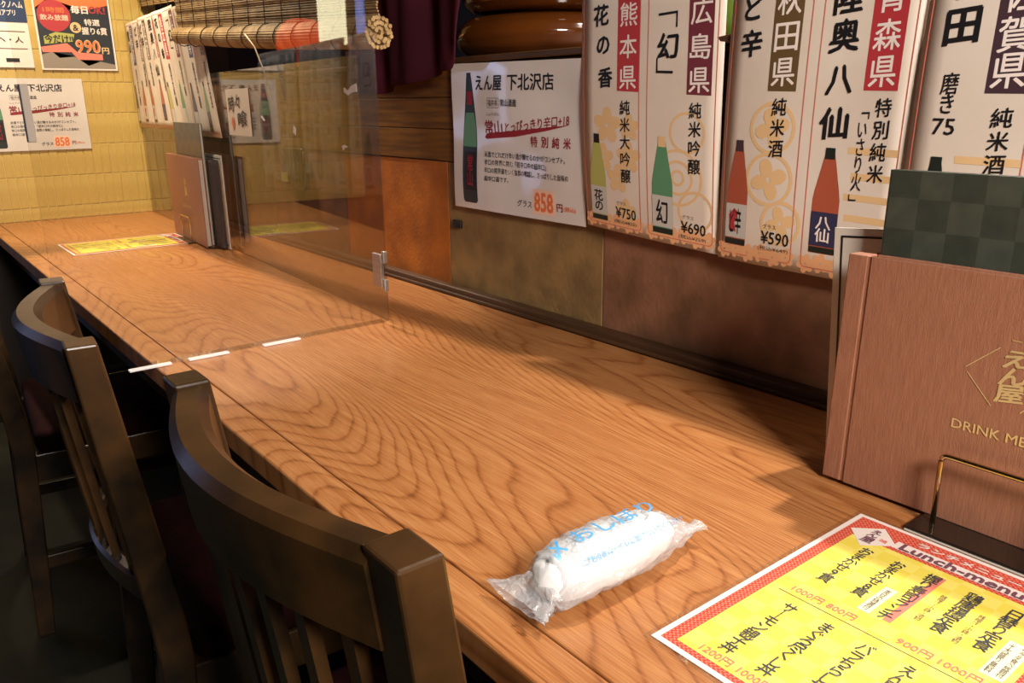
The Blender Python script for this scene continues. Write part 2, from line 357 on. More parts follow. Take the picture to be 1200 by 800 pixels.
# end wall of slim upright tiles
we = struct('wall_end', MB().box((-3.47, -.98, 0), (-3.3565, .12, 2.42)), M['under'])
obj('grout_bed', MB().box((-3.3564, -.975, TZ), (-3.3532, .0, 2.30)), M['grout'], we)
tw, th = .0285, .1075
tm = MB().bbox((0, 0, 0), (.0065, tw-.0016, th-.002), .0014).mesh('tile')
tm.materials.append(M['tile'])
for r in range(7):
    z0 = .767+(r-1)*th+.0 if r else TZ+.004
    for k in range(34):
        y = -.97+k*tw + (.0)
        if y > -.02: continue
        t = link('tile', tm, None, we, (-3.3568+random.uniform(-.0008, .0008), y, .767+(r-1)*th))
        if r == 0: t.location.z = .722; t.scale.z = .40
hi = MB()
for r in range(6, 15):
    for k in range(34):
        y = -.97+k*tw
        if y > -.02: continue
        hi.box((-3.3566, y, .767+r*th), (-3.3502, y+tw-.0016, .767+(r+1)*th-.002))
st = obj('tile_field', hi, M['tile'], we); st['kind'] = 'stuff'

# ================================================================ THE COUNTER
ct = tag(empty('counter', (-1.2, -.33, 0)), 'long wooden counter table running along the wall of posters', 'table')
def off(mb, d): mb.v = [(x-d[0], y-d[1], z-d[2]) for x, y, z in mb.v]; return mb
O = (-1.2, -.33, 0)
obj('tabletop', off(MB().bbox((-3.352, -.618, TZ-.03), (.9, -.034, TZ), .0015), O), M['wood'], ct)
eb = obj('edge_board', off(MB().bbox((-3.352, -.66, TZ-.032), (.9, -.6185, TZ-.0004), .003, 2), O), M['wood'], ct)
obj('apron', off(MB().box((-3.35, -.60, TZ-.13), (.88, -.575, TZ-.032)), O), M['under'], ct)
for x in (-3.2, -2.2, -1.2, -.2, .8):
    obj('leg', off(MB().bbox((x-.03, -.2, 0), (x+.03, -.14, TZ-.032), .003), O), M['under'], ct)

# ================================================================ ACRYLIC SHEETS
PA, PB = Vector((-1.300, -.242, 0)), Vector((-3.345, -.106, 0))
d = (PB-PA).normalized(); nrm = Vector((-d.y, d.x, 0))        # nrm points ... along -y or +y
L = (PB-PA).length
def panelpt(s, h, z): p = PA+d*s+Vector((0, 1, 0))*h; return (p.x, p.y, z)
scr = tag(empty('long_screen', (PA.x, PA.y, TZ)), 'long clear acrylic screen standing parallel to the wall behind the far menu stand', 'screen')
def bow(t): return 0.0
mb = MB()
for k, (a, b) in enumerate(((0, .98), (.985, L))):
    mbk = MB()
    n_ = 12
    def f(u, v, hh=0): return None
    pts = []
    for j in (0, 1):
        for i in range(n_+1):
            s_ = a+(b-a)*i/n_; w_ = .0
            pts.append((s_, j))
    for hh in (0, .003):
        for (s_, j) in pts:
            p = panelpt(s_, hh, .002+j*.472); mbk.v.append((p[0]-PA.x, p[1]-PA.y, p[2]))
    m0 = 2*(n_+1)
    for i in range(n_):
        mbk.f.append((i, i+1, n_+2+i, n_+1+i)); mbk.f.append((m0+i, m0+n_+1+i, m0+n_+2+i, m0+i+1))
        mbk.f.append((i, m0+i, m0+i+1, i+1)); mbk.f.append((n_+1+i, n_+2+i, m0+n_+2+i, m0+n_+1+i))
    mbk.f.append((0, n_+1, m0+n_+1, m0)); mbk.f.append((n_, m0+n_, m0+2*n_+1, 2*n_+1))
    obj('pane', mbk, M['acry'], scr)
par = tag(empty('counter_partition', (-1.29, -.51, TZ)), 'clear acrylic partition standing across the counter between two seats', 'screen')
obj('pane', MB().bbox((-.0015, -.272, .004), (.0015, .266, .72), .0006), M['acry2'], par)
obj('foot_strip', MB().box((-.030, -.15, .0003), (-.004, .262, .002)), M['acry2'], par)
for y0, y1 in ((-.190, -.127), (-.101, -.036), (.022, .088)):
    obj('edge_clip', MB().bbox((.0020, y0, .0005), (.0046, y1, .0042), .0008).bbox((-.0046, y0, .0005), (-.002, y1, .0042), .0008), M['clearclip'], par)
h_ = obj('corner_hinge', MB().bbox((-.034, .255, .066), (-.004, .262, .128), .001), M['steel'], par)
obj('knuckle', MB().bbox((-.004, .258, .06), (.004, .266, .082), .001).bbox((-.004, .258, .112), (.004, .266, .134), .001), M['steel'], h_)
obj('side_clip', MB().bbox((-.006, -.272, .345), (.008, -.262, .42), .001), M['greyclip'], par)

# scraps of tape left on the long screen
def scrap(px, pz, pts, label):
    s_ = (px-PA.x)/d.x
    b = panelpt(s_, -.0006, pz)
    mbs = MB(); n0 = len(pts)
    for hh in (0, -.0005):
        for (a, c) in pts: mbs.v.append((a*d.x*-1, -a*d.y+hh, c))
    mbs.f = [tuple(range(n0)), tuple(range(n0, 2*n0))[::-1]]+[(i, (i+1) % n0, n0+(i+1) % n0, n0+i) for i in range(n0)]
    o = obj('tape_scrap', mbs, M['offwhite'], loc=b); tag(o, label, 'tape', 'torn tape scraps stuck on the long screen'); return o
scrap(-1.435, 1.128, [(0, .004), (.02, -.002), (.035, .002), (.06, .004), (.058, .018), (.035, .014), (.02, .006), (.003, .012)], 'largest torn scrap of pale tape, near the right edge of the long screen')
scrap(-1.72, 1.047, [(0, .006), (.014, 0), (.02, .014), (.006, .02)], 'small torn square of pale tape above the dark wall box')
scrap(-1.46, 1.025, [(0, .008), (.006, 0), (.012, .005), (.028, .007), (.012, .011)], 'forked torn scrap of pale tape right of the dark wall box')
scrap(-1.93, 1.074, [(0, .010), (.022, 0), (.03, .002), (.008, .013)], 'thin slanting torn scrap of pale tape beside the handwritten note')

# ================================================================ POSTERS
BANN = {'red': 'red', 'maroon': 'drkred', 'brown': 'brn', 'plum': 'plum', 'blue': 'bluei', 'green': 'greeni', 'scarlet': 'red'}
def bottle_shape(cx, v0, v1, w, warp, glass, label, parent, cap='ink', script=None):
    H = v1-v0; hw = w/2
    prof = [(0, hw*.9), (.02, hw), (.52, hw), (.60, hw*.90), (.68, hw*.68), (.75, hw*.46), (.82, hw*.34), (.88, hw*.29), (.985, hw*.3), (1, hw*.27)]
    pts = [(cx+x, v0+t*H) for t, x in prof]+[(cx-x, v0+t*H) for t, x in prof[::-1]]
    b = blob('bottle_picture', pts, warp, M[glass], parent, .0005)
    blob('base_shade', [(cx-hw*.98, v0+.0006), (cx+hw*.98, v0+.0006), (cx+hw, v0+.06*H), (cx-hw, v0+.06*H)], warp, M['bdark'], b, .0008)
    blob('bottle_label', [(cx-hw*1.0, v0+.07*H), (cx+hw*1.0, v0+.07*H), (cx+hw*1.0, v0+.40*H), (cx-hw*1.0, v0+.40*H)], warp, M[label], b, .0008)
    blob('bottle_cap', [(cx-hw*.36, v0+.9*H), (cx+hw*.36, v0+.9*H), (cx+hw*.34, v0+1.005*H), (cx-hw*.34, v0+1.005*H)], warp, M[cap], b, .0008)
    if script: text('label_lettering', script, (cx-hw*.62, v0+.11*H, cx+hw*.55, v0+.36*H), warp, M['ink'] if label == 'blab' else M['offwhite'], b, .0011, .02)
def petals(cu, cv, r, warp, m, parent, n=5):
    mb = MB()
    for k in range(n):
        a = 2*PI*k/n+.3; pts = []
        for j in range(9):
            t = 2*PI*j/9; x = r*.52+r*.45*math.cos(t); y = r*.34*math.sin(t)
            pts.append(warp(cu+x*math.cos(a)-y*math.sin(a), cv+x*math.sin(a)+y*math.cos(a), .00025))
        mb.poly(pts)
    o = obj('watermark', mb, m, parent)
def ring(cu, cv, r, t, warp, m, parent):
    obj('watermark', MB().grid(lambda a, b: warp(cu+(r-t*b)*math.cos(2*PI*a), cv+(r-t*b)*.98*math.sin(2*PI*a), .00025), 24, 1), m, parent)

def strip(u0, sd, warp, root, mode='full', w=.1285):
    """one sake strip: sd = dict(pref, banner, title, kind, price, tax, glass, label, script, wm)"""
    full = mode == 'full'
    frame_line('border_line', u0+.0045, .009, u0+w-.009, .356, .0014, .007, warp, M['redline'], root)
    wm = sd.get('wm')
    if full:
        if wm == 'petal':
            for cu, cv, r in ((.055, .165, .03), (.098, .12, .026), (.045, .115, .024), (.075, .085, .024), (.10, .165, .022), (.09, .035, .022)): petals(u0+cu, cv, r, warp, M['wm'], root)
        elif wm == 'swirl':
            for cu, cv, r in ((.06, .10, .042), (.075, .165, .03), (.06, .10, .026), (.09, .055, .03)): ring(u0+cu, cv, r, .004, warp, M['wm'], root)
            ring(u0+.06, .10, .012, .004, warp, M['wm'], root)
        elif wm == 'crest':
            for cu, cv, r in ((.078, .18, .034), (.078, .115, .036), (.1, .06, .03)):
                ring(u0+cu, cv, r, .005, warp, M['wm'], root)
                petals(u0+cu, cv, r*.8, warp, M['wm'], root, 4)
        elif wm == 'band':
            for cv in (.155, .125, .10, .075): rect('watermark', u0+.05+.02*random.random(), cv, u0+.118, cv+.008, warp, M['wm'], root, .00025)
        for k in range(6): petals(u0+.012+.020*k, .014+.003*(k % 2), .0135, warp, M['wm2'], root, 6)
    bu0, bu1 = sd.get('bu', (.074, .114)); bv0 = sd.get('bv', .218)
    rect('banner', u0+bu0, bv0, u0+bu1, .352, warp, M[BANN[sd['banner']]], root)
    bc = u0+(bu0+bu1)/2; pv = sd.get('pv', (.329, .283, .238))
    if full:
        for ch, v in zip(sd['pref'], pv): text('banner_lettering', ch, (bc-.0165, v-.017, bc+.0165, min(v+.017, .3515)), warp, M['offwhite'], root, .0007, .012, .06)
    else: text('banner_lettering', col(sd['pref']), (bc-.013, .226, bc+.013, .345), warp, M['offwhite'], root, .0007, .01)
    for ch, cu, v, s_ in sd['title']:
        if ch == '「': blob('title_lettering', [(u0+cu-.017, v+.006), (u0+cu+.015, v+.009), (u0+cu+.015, v-.013), (u0+cu+.0125, v-.013), (u0+cu+.0125, v+.0055), (u0+cu-.017, v+.0025)], warp, M['ink'], root, .0007)
        elif ch == '」': blob('title_lettering', [(u0+cu-.017, v+.012), (u0+cu-.0145, v+.012), (u0+cu-.0145, v-.0055), (u0+cu+.012, v-.0055), (u0+cu+.012, v-.009), (u0+cu-.017, v-.009)], warp, M['ink'], root, .0007)
        else: text('title_lettering', ch, (u0+cu-s_/2, v-s_/2, u0+cu+s_/2, v+s_/2), warp, M['ink'], root, .0007, .03, .10)
    kc, kt, kb, kw = sd.get('kindpos', (.092, .207, .078, .020))
    kd = sd['kind']; n = len(kd); hh = (kt-kb)/n
    if full:
        for i, ch in enumerate(kd): v = kt-(i+.5)*hh; text('type_lettering', ch, (u0+kc-kw/2, v-min(hh, .026)*.42, u0+kc+kw/2, v+min(hh, .026)*.42), warp, M['ink'], root, .0007, .014, .08)
    else: text('type_lettering', col(kd), (u0+kc-kw*.45, kb, u0+kc+kw*.45, kt), warp, M['ink'], root, .0007, .01)
    bc_, b0, b1, bw = sd.get('bpos', (.032, .014, .15, .034))
    bottle_shape(u0+bc_, b0, b1, bw, warp, sd['glass'], sd['label'], root, sd.get('cap', 'ink'), sd.get('script') if full else None)
    if sd.get('mark'): blob('brush_mark', [(u0+bc_-.012, b0+.04), (u0+bc_-.003, b0+.05), (u0+bc_+.004, b0+.045), (u0+bc_-.002, b0+.03), (u0+bc_+.001, b0+.018), (u0+bc_-.008, b0+.02)], warp, M['red'], root, .0012)
    if full:
        pu, pvv = sd.get('ppos', (.068, .024))
        text('price_lettering', '¥'+sd['price'], (u0+pu, pvv, u0+pu+.042, pvv+.017), warp, M['ink'], root, .0007, .014)
        text('price_lettering', 'グラス', (u0+pu+.002, pvv+.020, u0+pu+.022, pvv+.026), warp, M['inkb'], root, .0007)
        text('price_lettering', '(税込¥'+sd['tax']+')', (u0+pu-.004, pvv-.010, u0+pu+.042, pvv-.003), warp, M['inkb'], root, .0007)
        for body, cu, vt, vb, cw in sd.get('extra', []):
            text('side_lettering', col(body), (u0+cu-cw/2, vb, u0+cu+cw/2, vt), warp, M['ink'], root, .0007, .008, .06)

SD = dict(
    kumamoto=dict(pref='熊本県', banner='red', title=[('花', .042, .329, .032), ('の', .047, .285, .027), ('香', .052, .237, .030)], kind='純米大吟醸', price='750', tax='825', glass='byel', label='blab', script='花\nの', wm='petal', bu=(.076, .118)),
    hiroshima=dict(pref='広島県', banner='maroon', title=[('「', .040, .322, .03), ('幻', .040, .284, .036), ('」', .038, .255, .03)], kind='純米吟醸', price='690', tax='759', glass='bgreen', label='blab', script='幻', wm='swirl', bu=(.073, .112), kindpos=(.088, .210, .106, .020), bpos=(.033, .014, .156, .037), cap='wm', ppos=(.066, .022)),
    akita=dict(pref='秋田県', banner='brown', title=[('ど', .036, .328, .030), ('辛', .036, .285, .034)], kind='純米酒', price='590', tax='649', glass='bred', label='blab', script='ど辛', mark=1, wm='crest', bu=(.067, .107), bv=.226, pv=(.334, .291, .249), kindpos=(.086, .220, .142, .021), bpos=(.030, .022, .162, .035), cap='plum', ppos=(.073, .031)),
    aomori=dict(pref='青森県', banner='scarlet', title=[('陸', .034, .332, .036), ('奥', .034, .290, .038), ('八', .034, .240, .034), ('仙', .033, .190, .038)], kind='特別純米', price='640', tax='704', glass='bred', label='bnavy', script='八\n仙', wm='band', bu=(.065, .107), bv=.228, pv=(.330, .289, .249), kindpos=(.093, .222, .122, .020), bpos=(.033, .030, .160, .036), cap='bdark', ppos=(.075, .031),
                extra=[('いさり火', .070, .192, .112, .013), ('\ufe41', .072, .204, .196, .010), ('\ufe42', .067, .108, .100, .010)]),
    saga=dict(pref='佐賀県', banner='plum', title=[('宮', .040, .336, .030), ('田', .039, .294, .036)], kind='純米酒', price='640', tax='704', glass='bdark', label='blab', script='田', wm='band', bu=(.072, .112), bv=.227, pv=(.322, .284, .249), kindpos=(.093, .215, .145, .021), bpos=(.034, .022, .160, .035), cap='bdark',
              extra=[('磨き', .036, .248, .206, .018), ('75', .036, .200, .184, .026)]),
    nagano=dict(pref='長野県', banner='blue', title=[('雪', .038, .320, .034), ('山', .038, .28, .034)], kind='純米吟醸', price='690', tax='759', glass='bnavy', label='blab', script='雪', wm='swirl'),
    kyoto=dict(pref='京都府', banner='green', title=[('月', .038, .320, .034), ('水', .038, .28, .034)], kind='純米酒', price='590', tax='649', glass='bgreen', label='bnavy', script='月', wm='crest'),
)
# saga's numerals side by side on one line
SD['saga']['extra'] = [('磨き', .036, .248, .206, .018)]

def make_sheet(a, b, warp, label, group, mode='full', loc=(0, 0, 0), rz=0, w=.257, h=.364):
    mb = MB(); NU, NV = 10, 14
    mb.grid(lambda u, v: warp(u*w, v*h, 0), NU, NV); mb.grid(lambda u, v: warp(u*w, v*h, -.0005), NU, NV)
    n1 = (NU+1)*(NV+1)
    for i in range(NU): mb.f += [(i, i+1, n1+i+1, n1+i), (n1-1-i, n1-2-i, 2*n1-2-i, 2*n1-1-i)]
    for j in range(NV):
        p = j*(NU+1); q = p+NU+1; mb.f += [(p, q, n1+q, n1+p), (p+NU, q+NU, n1+q+NU, n1+p+NU)]
    root = obj('sake_poster', mb, M['paper'], smooth=False, loc=loc, rot=(0, 0, rz))
    for pl in root.data.polygons: pl.use_smooth = len(pl.vertices) == 4
    tag(root, label, 'poster', group)
    strip(0, SD[a], warp, root, mode)
    if b: strip(.1285, SD[b], warp, root, mode)
    return root
def quad_warp(bl, br, tr, tl, lean=lambda u, v: 0., w=.257, h=.364, o=(0, 0)):
    def f(u, v, hh):
        a, b = u/w, v/h
        x = (1-a)*(1-b)*bl[0]+a*(1-b)*br[0]+a*b*tr[0]+(1-a)*b*tl[0]
        z = (1-a)*(1-b)*bl[1]+a*(1-b)*br[1]+a*b*tr[1]+(1-a)*b*tl[1]
        return (x-o[0], -.010-hh-lean(a, b), z-o[1])
    return f
# mild waves of the paper, and bottoms standing a little off the wall
G1 = 'sake list posters on the wall above the near counter'
def q(quad, lean): o = quad[0]; return quad_warp(*quad, lean=lean, o=o), (o[0], 0, o[1])
W1, L1 = q(((-1.001, .911), (-.728, .896), (-.746, 1.262), (-1.033, 1.277)), lambda a, b: .006*math.sin(PI*b*1.2)*(1-a*.5)+.006*(1-b)+.004*math.sin(PI*a))
W2, L2 = q(((-.725, .895), (-.470, .887), (-.468, 1.255), (-.731, 1.262)), lambda a, b: .004*math.sin(PI*b)+.009*(1-b)+.003*math.sin(2*PI*a)+.002)
W3, L3 = q(((-.468, .885), (-.205, .878), (-.205, 1.250), (-.4665, 1.255)), lambda a, b: .005*math.sin(PI*b)+.012*(1-b)+.004)
make_sheet('kumamoto', 'hiroshima', W1, 'two-strip sake poster with red and maroon banners, priced 750 and 690', G1, loc=L1)
make_sheet('akita', 'aomori', W2, 'two-strip sake poster with brown and red banners, orange bottles, priced 590', G1, loc=L2)
s3 = make_sheet('saga', 'nagano', W3, 'sake poster with a dark plum banner behind the green checked menu', G1, loc=L3)
text('side_lettering', '75', (.024, .184, .048, .201), W3, M['ink'], s3, .0007, .008)

# landscape sake notice
def notice(warp, label, loc, rz=0, glare=True):
    w_, h_ = .38, .275
    mb = MB(); NU, NV = 12, 8
    mb.grid(lambda u, v: warp(u*w_, v*h_, 0), NU, NV); mb.grid(lambda u, v: warp(u*w_, v*h_, -.0008), NU, NV)
    r = obj('sake_notice', mb, M['white'], loc=loc, rot=(0, 0, rz), smooth=True); tag(r, label, 'poster', 'landscape notices for one dry sake')
    T = lambda n, b, u0, v0, u1, v1, m, bold=.012, tilt=0: text(n, b, (u0/1000, v0/1000, u1/1000, v1/1000), warp, M[m], r, .0007, bold, tilt)
    T('heading_lettering', 'えん屋', 78, 225, 164, 252, 'ink', .022)
    T('heading_lettering', '下北沢店', 180, 225, 304, 254, 'ink', .022)
    frame_line('label_box', .115, .194, .155, .212, .0008, .002, warp, M['inkb'], r)
    T('small_lettering', '福井県', 118, 197, 152, 209, 'inkb', 0)
    T('small_lettering', '常山酒造', 160, 197, 208, 210, 'ink')
    T('small_lettering', 'じょうざん', 113, 180, 156, 186, 'inkb', 0)
    T('name_lettering', '常山', 107, 146, 163, 172, 'crim', .02)
    T('name_lettering', 'とっぴっきり辛口+18', 172, 158, 343, 178, 'crim', .014, .10)
    blob('underline_stroke', [(.106, .140), (.112, .137), (.2, .144), (.28, .156), (.345, .168), (.28, .161), (.2, .153), (.112, .147)], warp, M['crim'], r, .0006)
    for i, ch in enumerate('特別純米'): T('type_lettering', ch, 243+i*29, 128, 262+i*29, 147, 'crim', .02)
    T('body_lettering', '米酒でどれだけ辛い酒が醸せるのか?がコンセプト。', 103, 103, 335, 114, 'ink', .01)
    T('body_lettering', '辛口の限界に挑む『超辛口中の超辛口』', 103, 88, 285, 99, 'ink', .01)
    T('body_lettering', '辛口の限界値をいく抜群の喉越し、さっぱりした旨味の', 103, 73, 342, 84, 'ink', .01)
    T('body_lettering', '超辛口酒です。', 103, 58, 171, 68, 'ink', .01)
    T('price_lettering', 'グラス', 199, 18, 241, 31, 'ink', .012)
    rect('price_patch', .244, .009, .305, .054, warp, M['peach'], r, .0004)
    T('price_lettering', '858', 248, 14, 301, 49, 'orange', .035)
    T('price_lettering', '円', 310, 19, 325, 33, 'crim', .02)
    T('price_lettering', '(税込)', 328, 20, 357, 30, 'orange')
    # tall dark-green bottle photo
    cx, v0, v1, hw = .057, .012, .258, .0235; H = v1-v0
    prof = [(0, .8), (.02, 1), (.46, 1), (.58, .92), (.70, .60), (.80, .36), (.985, .30), (1, .28)]
    b = blob('bottle_picture', [(cx+x*hw, v0+t*H) for t, x in prof]+[(cx-x*hw, v0+t*H) for t, x in prof[::-1]], warp, M['bdark'], r, .0005)
    blob('glass_tint', [(cx-hw*.95, v0+.44*H), (cx+hw*.95, v0+.44*H), (cx+hw*.86, v0+.60*H), (cx+hw*.55, v0+.70*H), (cx-hw*.55, v0+.70*H), (cx-hw*.86, v0+.60*H)], warp, M['bgreen'], b, .0008)
    blob('bottle_label', [(cx-hw*.7, v0+.10*H), (cx+hw*.9, v0+.10*H), (cx+hw*.9, v0+.40*H), (cx-hw*.7, v0+.40*H)], warp, M['ink'], b, .0008)
    text('label_lettering', '常\n山', (cx-hw*.3, v0+.13*H, cx+hw*.5, v0+.38*H), warp, M['crim'], b, .0011, .02)
    blob('neck_band', [(cx-hw*.36, v0+.76*H), (cx+hw*.36, v0+.76*H), (cx+hw*.33, v0+.86*H), (cx-hw*.33, v0+.86*H)], warp, M['crim'], b, .0008)
    return r
QN = ((-1.401, .907), (-1.010, .905), (-1.022, 1.178), (-1.402, 1.184))
WN = quad_warp(*QN, lean=lambda a, b: .003+.003*math.sin(3*PI*a)*math.sin(2*PI*b)+.001*math.sin(9*b+4*a), w=.38, h=.275, o=QN[0])
notice(WN, 'laminated white notice with a tall green bottle, fixed above the near counter', (QN[0][0], 0, QN[0][1]))
# the same notice on the tiled end wall
flat = lambda u, v, hh: (u, -.001-hh, v)
def flat_scaled(k): return lambda u, v, hh: (u*k, -.001-hh, v*k)
nw = notice(flat_scaled(.88), 'white notice with a dark bottle, fixed on the yellow tiled end wall', (-3.345, -.287-.38*.88, .965), PI/2)

# two more posters above it
def endposter(name, y0, z0, w_, h_, m, label):
    r = obj(name, MB().box((0, -.0015, 0), (w_, 0, h_)), m, loc=(-3.345, y0, z0), rot=(0, 0, PI/2)); tag(r, label, 'poster'); return r
r = endposter('party_poster', -.406, 1.236, .245, .36, M['offwhite'], 'dark poster with a red disc and yellow 990 price on the tiled end wall')
f_ = flat
rect('dark_ground', .006, .006, .239, .354, f_, M['night'], r, .0012)
blob('orange_panel', [(.006, .20), (.05, .235), (.16, .20), (.239, .22), (.239, .354), (.006, .354)], f_, M['orange'], r, .0014)
blob('wave_crest', [(.006, .006), (.239, .006), (.239, .02), (.19, .03), (.15, .015), (.11, .045), (.06, .04), (.04, .06), (.006, .05)], f_, M['greyclip'], r, .0014)
blob('pink_slice', [(.006, .075), (.09, .09), (.12, .06), (.2, .055), (.2, .035), (.12, .035), (.1, .06), (.01, .058)], f_, M['pinkink'], r, .0016)
blob('red_disc', [(.062+.052*math.cos(a*PI/12), .178+.052*math.sin(a*PI/12)) for a in range(24)], f_, M['red'], r, .0016)
text('disc_lettering', '1時間', (.03, .188, .095, .206), f_, M['orange'], r, .002, .02); text('disc_lettering', '飲み放題', (.018, .163, .106, .182), f_, M['peach'], r, .002, .02)
text('headline_lettering', '毎日', (.117, .188, .172, .215), f_, M['offwhite'], r, .002, .04); text('headline_lettering', 'OK!', (.174, .19, .228, .215), f_, M['red'], r, .002, .05)
text('headline_lettering', '特選', (.155, .150, .205, .172), f_, M['offwhite'], r, .002, .02); text('headline_lettering', '握り6貫', (.143, .120, .226, .145), f_, M['offwhite'], r, .002, .02)
blob('ampersand_disc', [(.125+.018*math.cos(a*PI/8), .142+.018*math.sin(a*PI/8)) for a in range(16)], f_, M['wm'], r, .0018)
text('ampersand', '&', (.116, .131, .134, .152), f_, M['ink'], r, .0022, .02)
blob('pale_patch', [(.02, .085), (.11, .095), (.118, .12), (.06, .125), (.02, .11)], f_, M['byel'], r, .0017)
text('headline_lettering', '今だけ!!', (.022, .088, .112, .118), f_, M['ink'], r, .0021, .03)
text('price_lettering', '990', (.116, .058, .197, .103), f_, M['wm'], r, .002, .05); text('price_lettering', '990', (.119, .061, .194, .100), f_, M['orange'], r, .0024, .01)
text('price_lettering', '円', (.200, .056, .224, .078), f_, M['wm'], r, .002, .04)
r = endposter('service_poster', -.66, 1.242, .232, .33, M['offwhite'], 'white and navy information poster at the left end of the tiled wall')
rect('navy_band', .0, .145, .232, .235, f_, M['navy'], r, .0018); rect('peach_band', .0, .237, .232, .29, f_, M['peach'], r, .0018); rect('navy_band', 0, .293, .232, .33, f_, M['navy'], r, .0018)
text('band_lettering', 'ドロトクノヘム', (.12, .19, .225, .212), f_, M['offwhite'], r, .0022, .02); text('band_lettering', '感染対策アプリ', (.10, .165, .20, .185), f_, M['offwhite'], r, .0022, .02)
text('body_lettering', '人・人 ヘ・人', (.05, .08, .21, .10), f_, M['ink'], r, .0022, .01)
blob('black_badge', [(.15, .018), (.19, .018), (.19, .03), (.15, .03)], f_, M['ink'], r, .0022)
rect('rule_line', .02, .06, .22, .062, f_, M['inkb'], r, .002); rect('rule_line', .02, .115, .22, .117, f_, M['inkb'], r, .002)

# the row of sake sheets behind the long screen
G2 = 'sake list posters behind the long screen by the end wall'
far = [('nagano', 'akita', 'far sake poster with blue and brown banners beside the tiled end wall', -3.338, -3.060, 1.036, 0.0),
       ('akita', 'aomori', 'far sake poster with brown and red banners, second from the end wall', -3.045, -2.780, 1.036, -.05),
       ('kumamoto', 'hiroshima', 'far sake poster with red and maroon banners above the far menu stand', -2.772, -2.512, 1.034, -.09),
       ('nagano', 'kyoto', 'far sake poster with blue and green banners, partly under the rolled blind', -2.502, -2.247, 1.026, -.085)]
for i, (a, b, lb, x0, x1, z0, sh) in enumerate(far):
    k = (x1-x0)/.257
    wf = (lambda k, i, sh: lambda u, v, hh: (u*k+sh*v/.364, -hh-.003*math.sin(u*14+i)-.004+sh*v/.364*.066-.004*v/.364, v*.985))(k, i, sh)
    o_ = make_sheet(a, b, wf, lb, G2, 'far', (x0, panelpt((x0-PA.x)/d.x, 0, 0)[1]-.003, z0), -.0665)
# handwritten note on the long screen
s_ = (-2.195-PA.x)/d.x; b = panelpt(s_, -.0012, 1.036)
r = obj('handwritten_note', MB().box((0, -.0006, 0), (.19, 0, .114)), M['paper'], loc=b, rot=(0, 0, math.atan2(-d.y, -d.x))); tag(r, 'small white note with black brush writing, beside the far sake posters', 'note')
text('brush_lettering', '時々', (.02, .06, .12, .10), flat, M['ink'], r, .001, .01, .1); text('brush_lettering', '喰', (.09, .022, .165, .062), flat, M['ink'], r, .001, .01, .1)
blob('red_arrow', [(.045, .01), (.06, .028), (.052, .03), (.054, .045), (.042, .045), (.042, .03), (.034, .03)], flat, M['orange'], r, .001)

# ================================================================ MENU STANDS
def text_on(root, name, body, box, warp, m, bold=.01, h=.0006): return text(name, body, box, warp, M[m], root, h, bold)
def drink_menu(label, far_=False):
    """local: x right, y toward the wall, z up; width .30, height .243"""
    r = tag(empty('drink_menu'), label, 'menu')
    W_, H_ = .302, .2385
    obj('front_cover', MB().bbox((.0235, 0, 0), (W_, .003, H_), .001), M['cover'], r)
    obj('spine', MB().bbox((0, .0004, 0), (.020, .0195, H_), .0012), M['cover'], r)
    obj('hinge_strip', MB().bbox((.0195, .0012, .0005), (.024, .0034, H_-.0005), .0004), M['cover'], r)
    obj('back_cover', MB().bbox((.0205, .017, 0), (W_, .020, H_), .001), M['cover'], r)
    obj('pages', MB().box((.021, .0037, .004), (W_-.004, .0163, H_-.006)), M['pages'], r)
    wp = lambda u, v, hh: (u, -.0002-hh, v)
    c = .163
    lg = text('crest_lettering', 'え\nん\n屋', (c-.011, .128, c+.013, .176), wp, M['gold'], r, .0003, .03, .15)
    text('cover_lettering', 'DRINK MENU', (c-.042, .0925, c+.042, .1015), wp, M['gold'], r, .0003, .01)
    mb = MB()
    for (a, b) in (((c-.038, .152), (c-.012, .176)), ((c-.004, .184), (c+.004, .184)), ((c-.036, .148), (c-.012, .122)), ((c+.012, .176), (c+.038, .152)), ((c+.036, .148), (c+.012, .122))):
        dx, dy = b[0]-a[0], b[1]-a[1]; l_ = math.hypot(dx, dy); nx, ny = -dy/l_*.0004, dx/l_*.0004
        mb.poly([wp(a[0]+nx, a[1]+ny, .0003), wp(a[0]-nx, a[1]-ny, .0003), wp(b[0]-nx, b[1]-ny, .0003), wp(b[0]+nx, b[1]+ny, .0003)])
    obj('crest_outline', mb, M['gold'], r)
    return r
def green_menu(label):
    r = tag(empty('checked_menu'), label, 'menu')
    obj('front_cover', MB().bbox((0, 0, 0), (.235, .002, .320), .0007), M['green'], r); obj('back_cover', MB().bbox((0, .010, 0), (.235, .012, .320), .0007), M['green'], r)
    obj('pages', MB().box((.003, .0024, .003), (.232, .0096, .318)), M['pages'], r); obj('spine', MB().box((-.0012, .0005, .0), (.0005, .0115, .320)), M['green'], r); return r
def framed_sheet(label):
    r = tag(obj('framed_menu', MB().bbox((0, 0, 0), (.21, .0025, .256), .0006), M['pages']), label, 'menu')
    wp = lambda u, v, hh: (u, -hh, v)
    frame_line('black_frame_line', .008, .008, .202, .248, .0022, .001, wp, M['ink'], r); text('sheet_lettering', 'お品書き', (.03, .215, .09, .233), wp, M['red'], r, .0005, .02)
    text('sheet_lettering', 'ご注文\n承ります', (.028, .10, .18, .20), wp, M['inkb'], r, .0005); return r
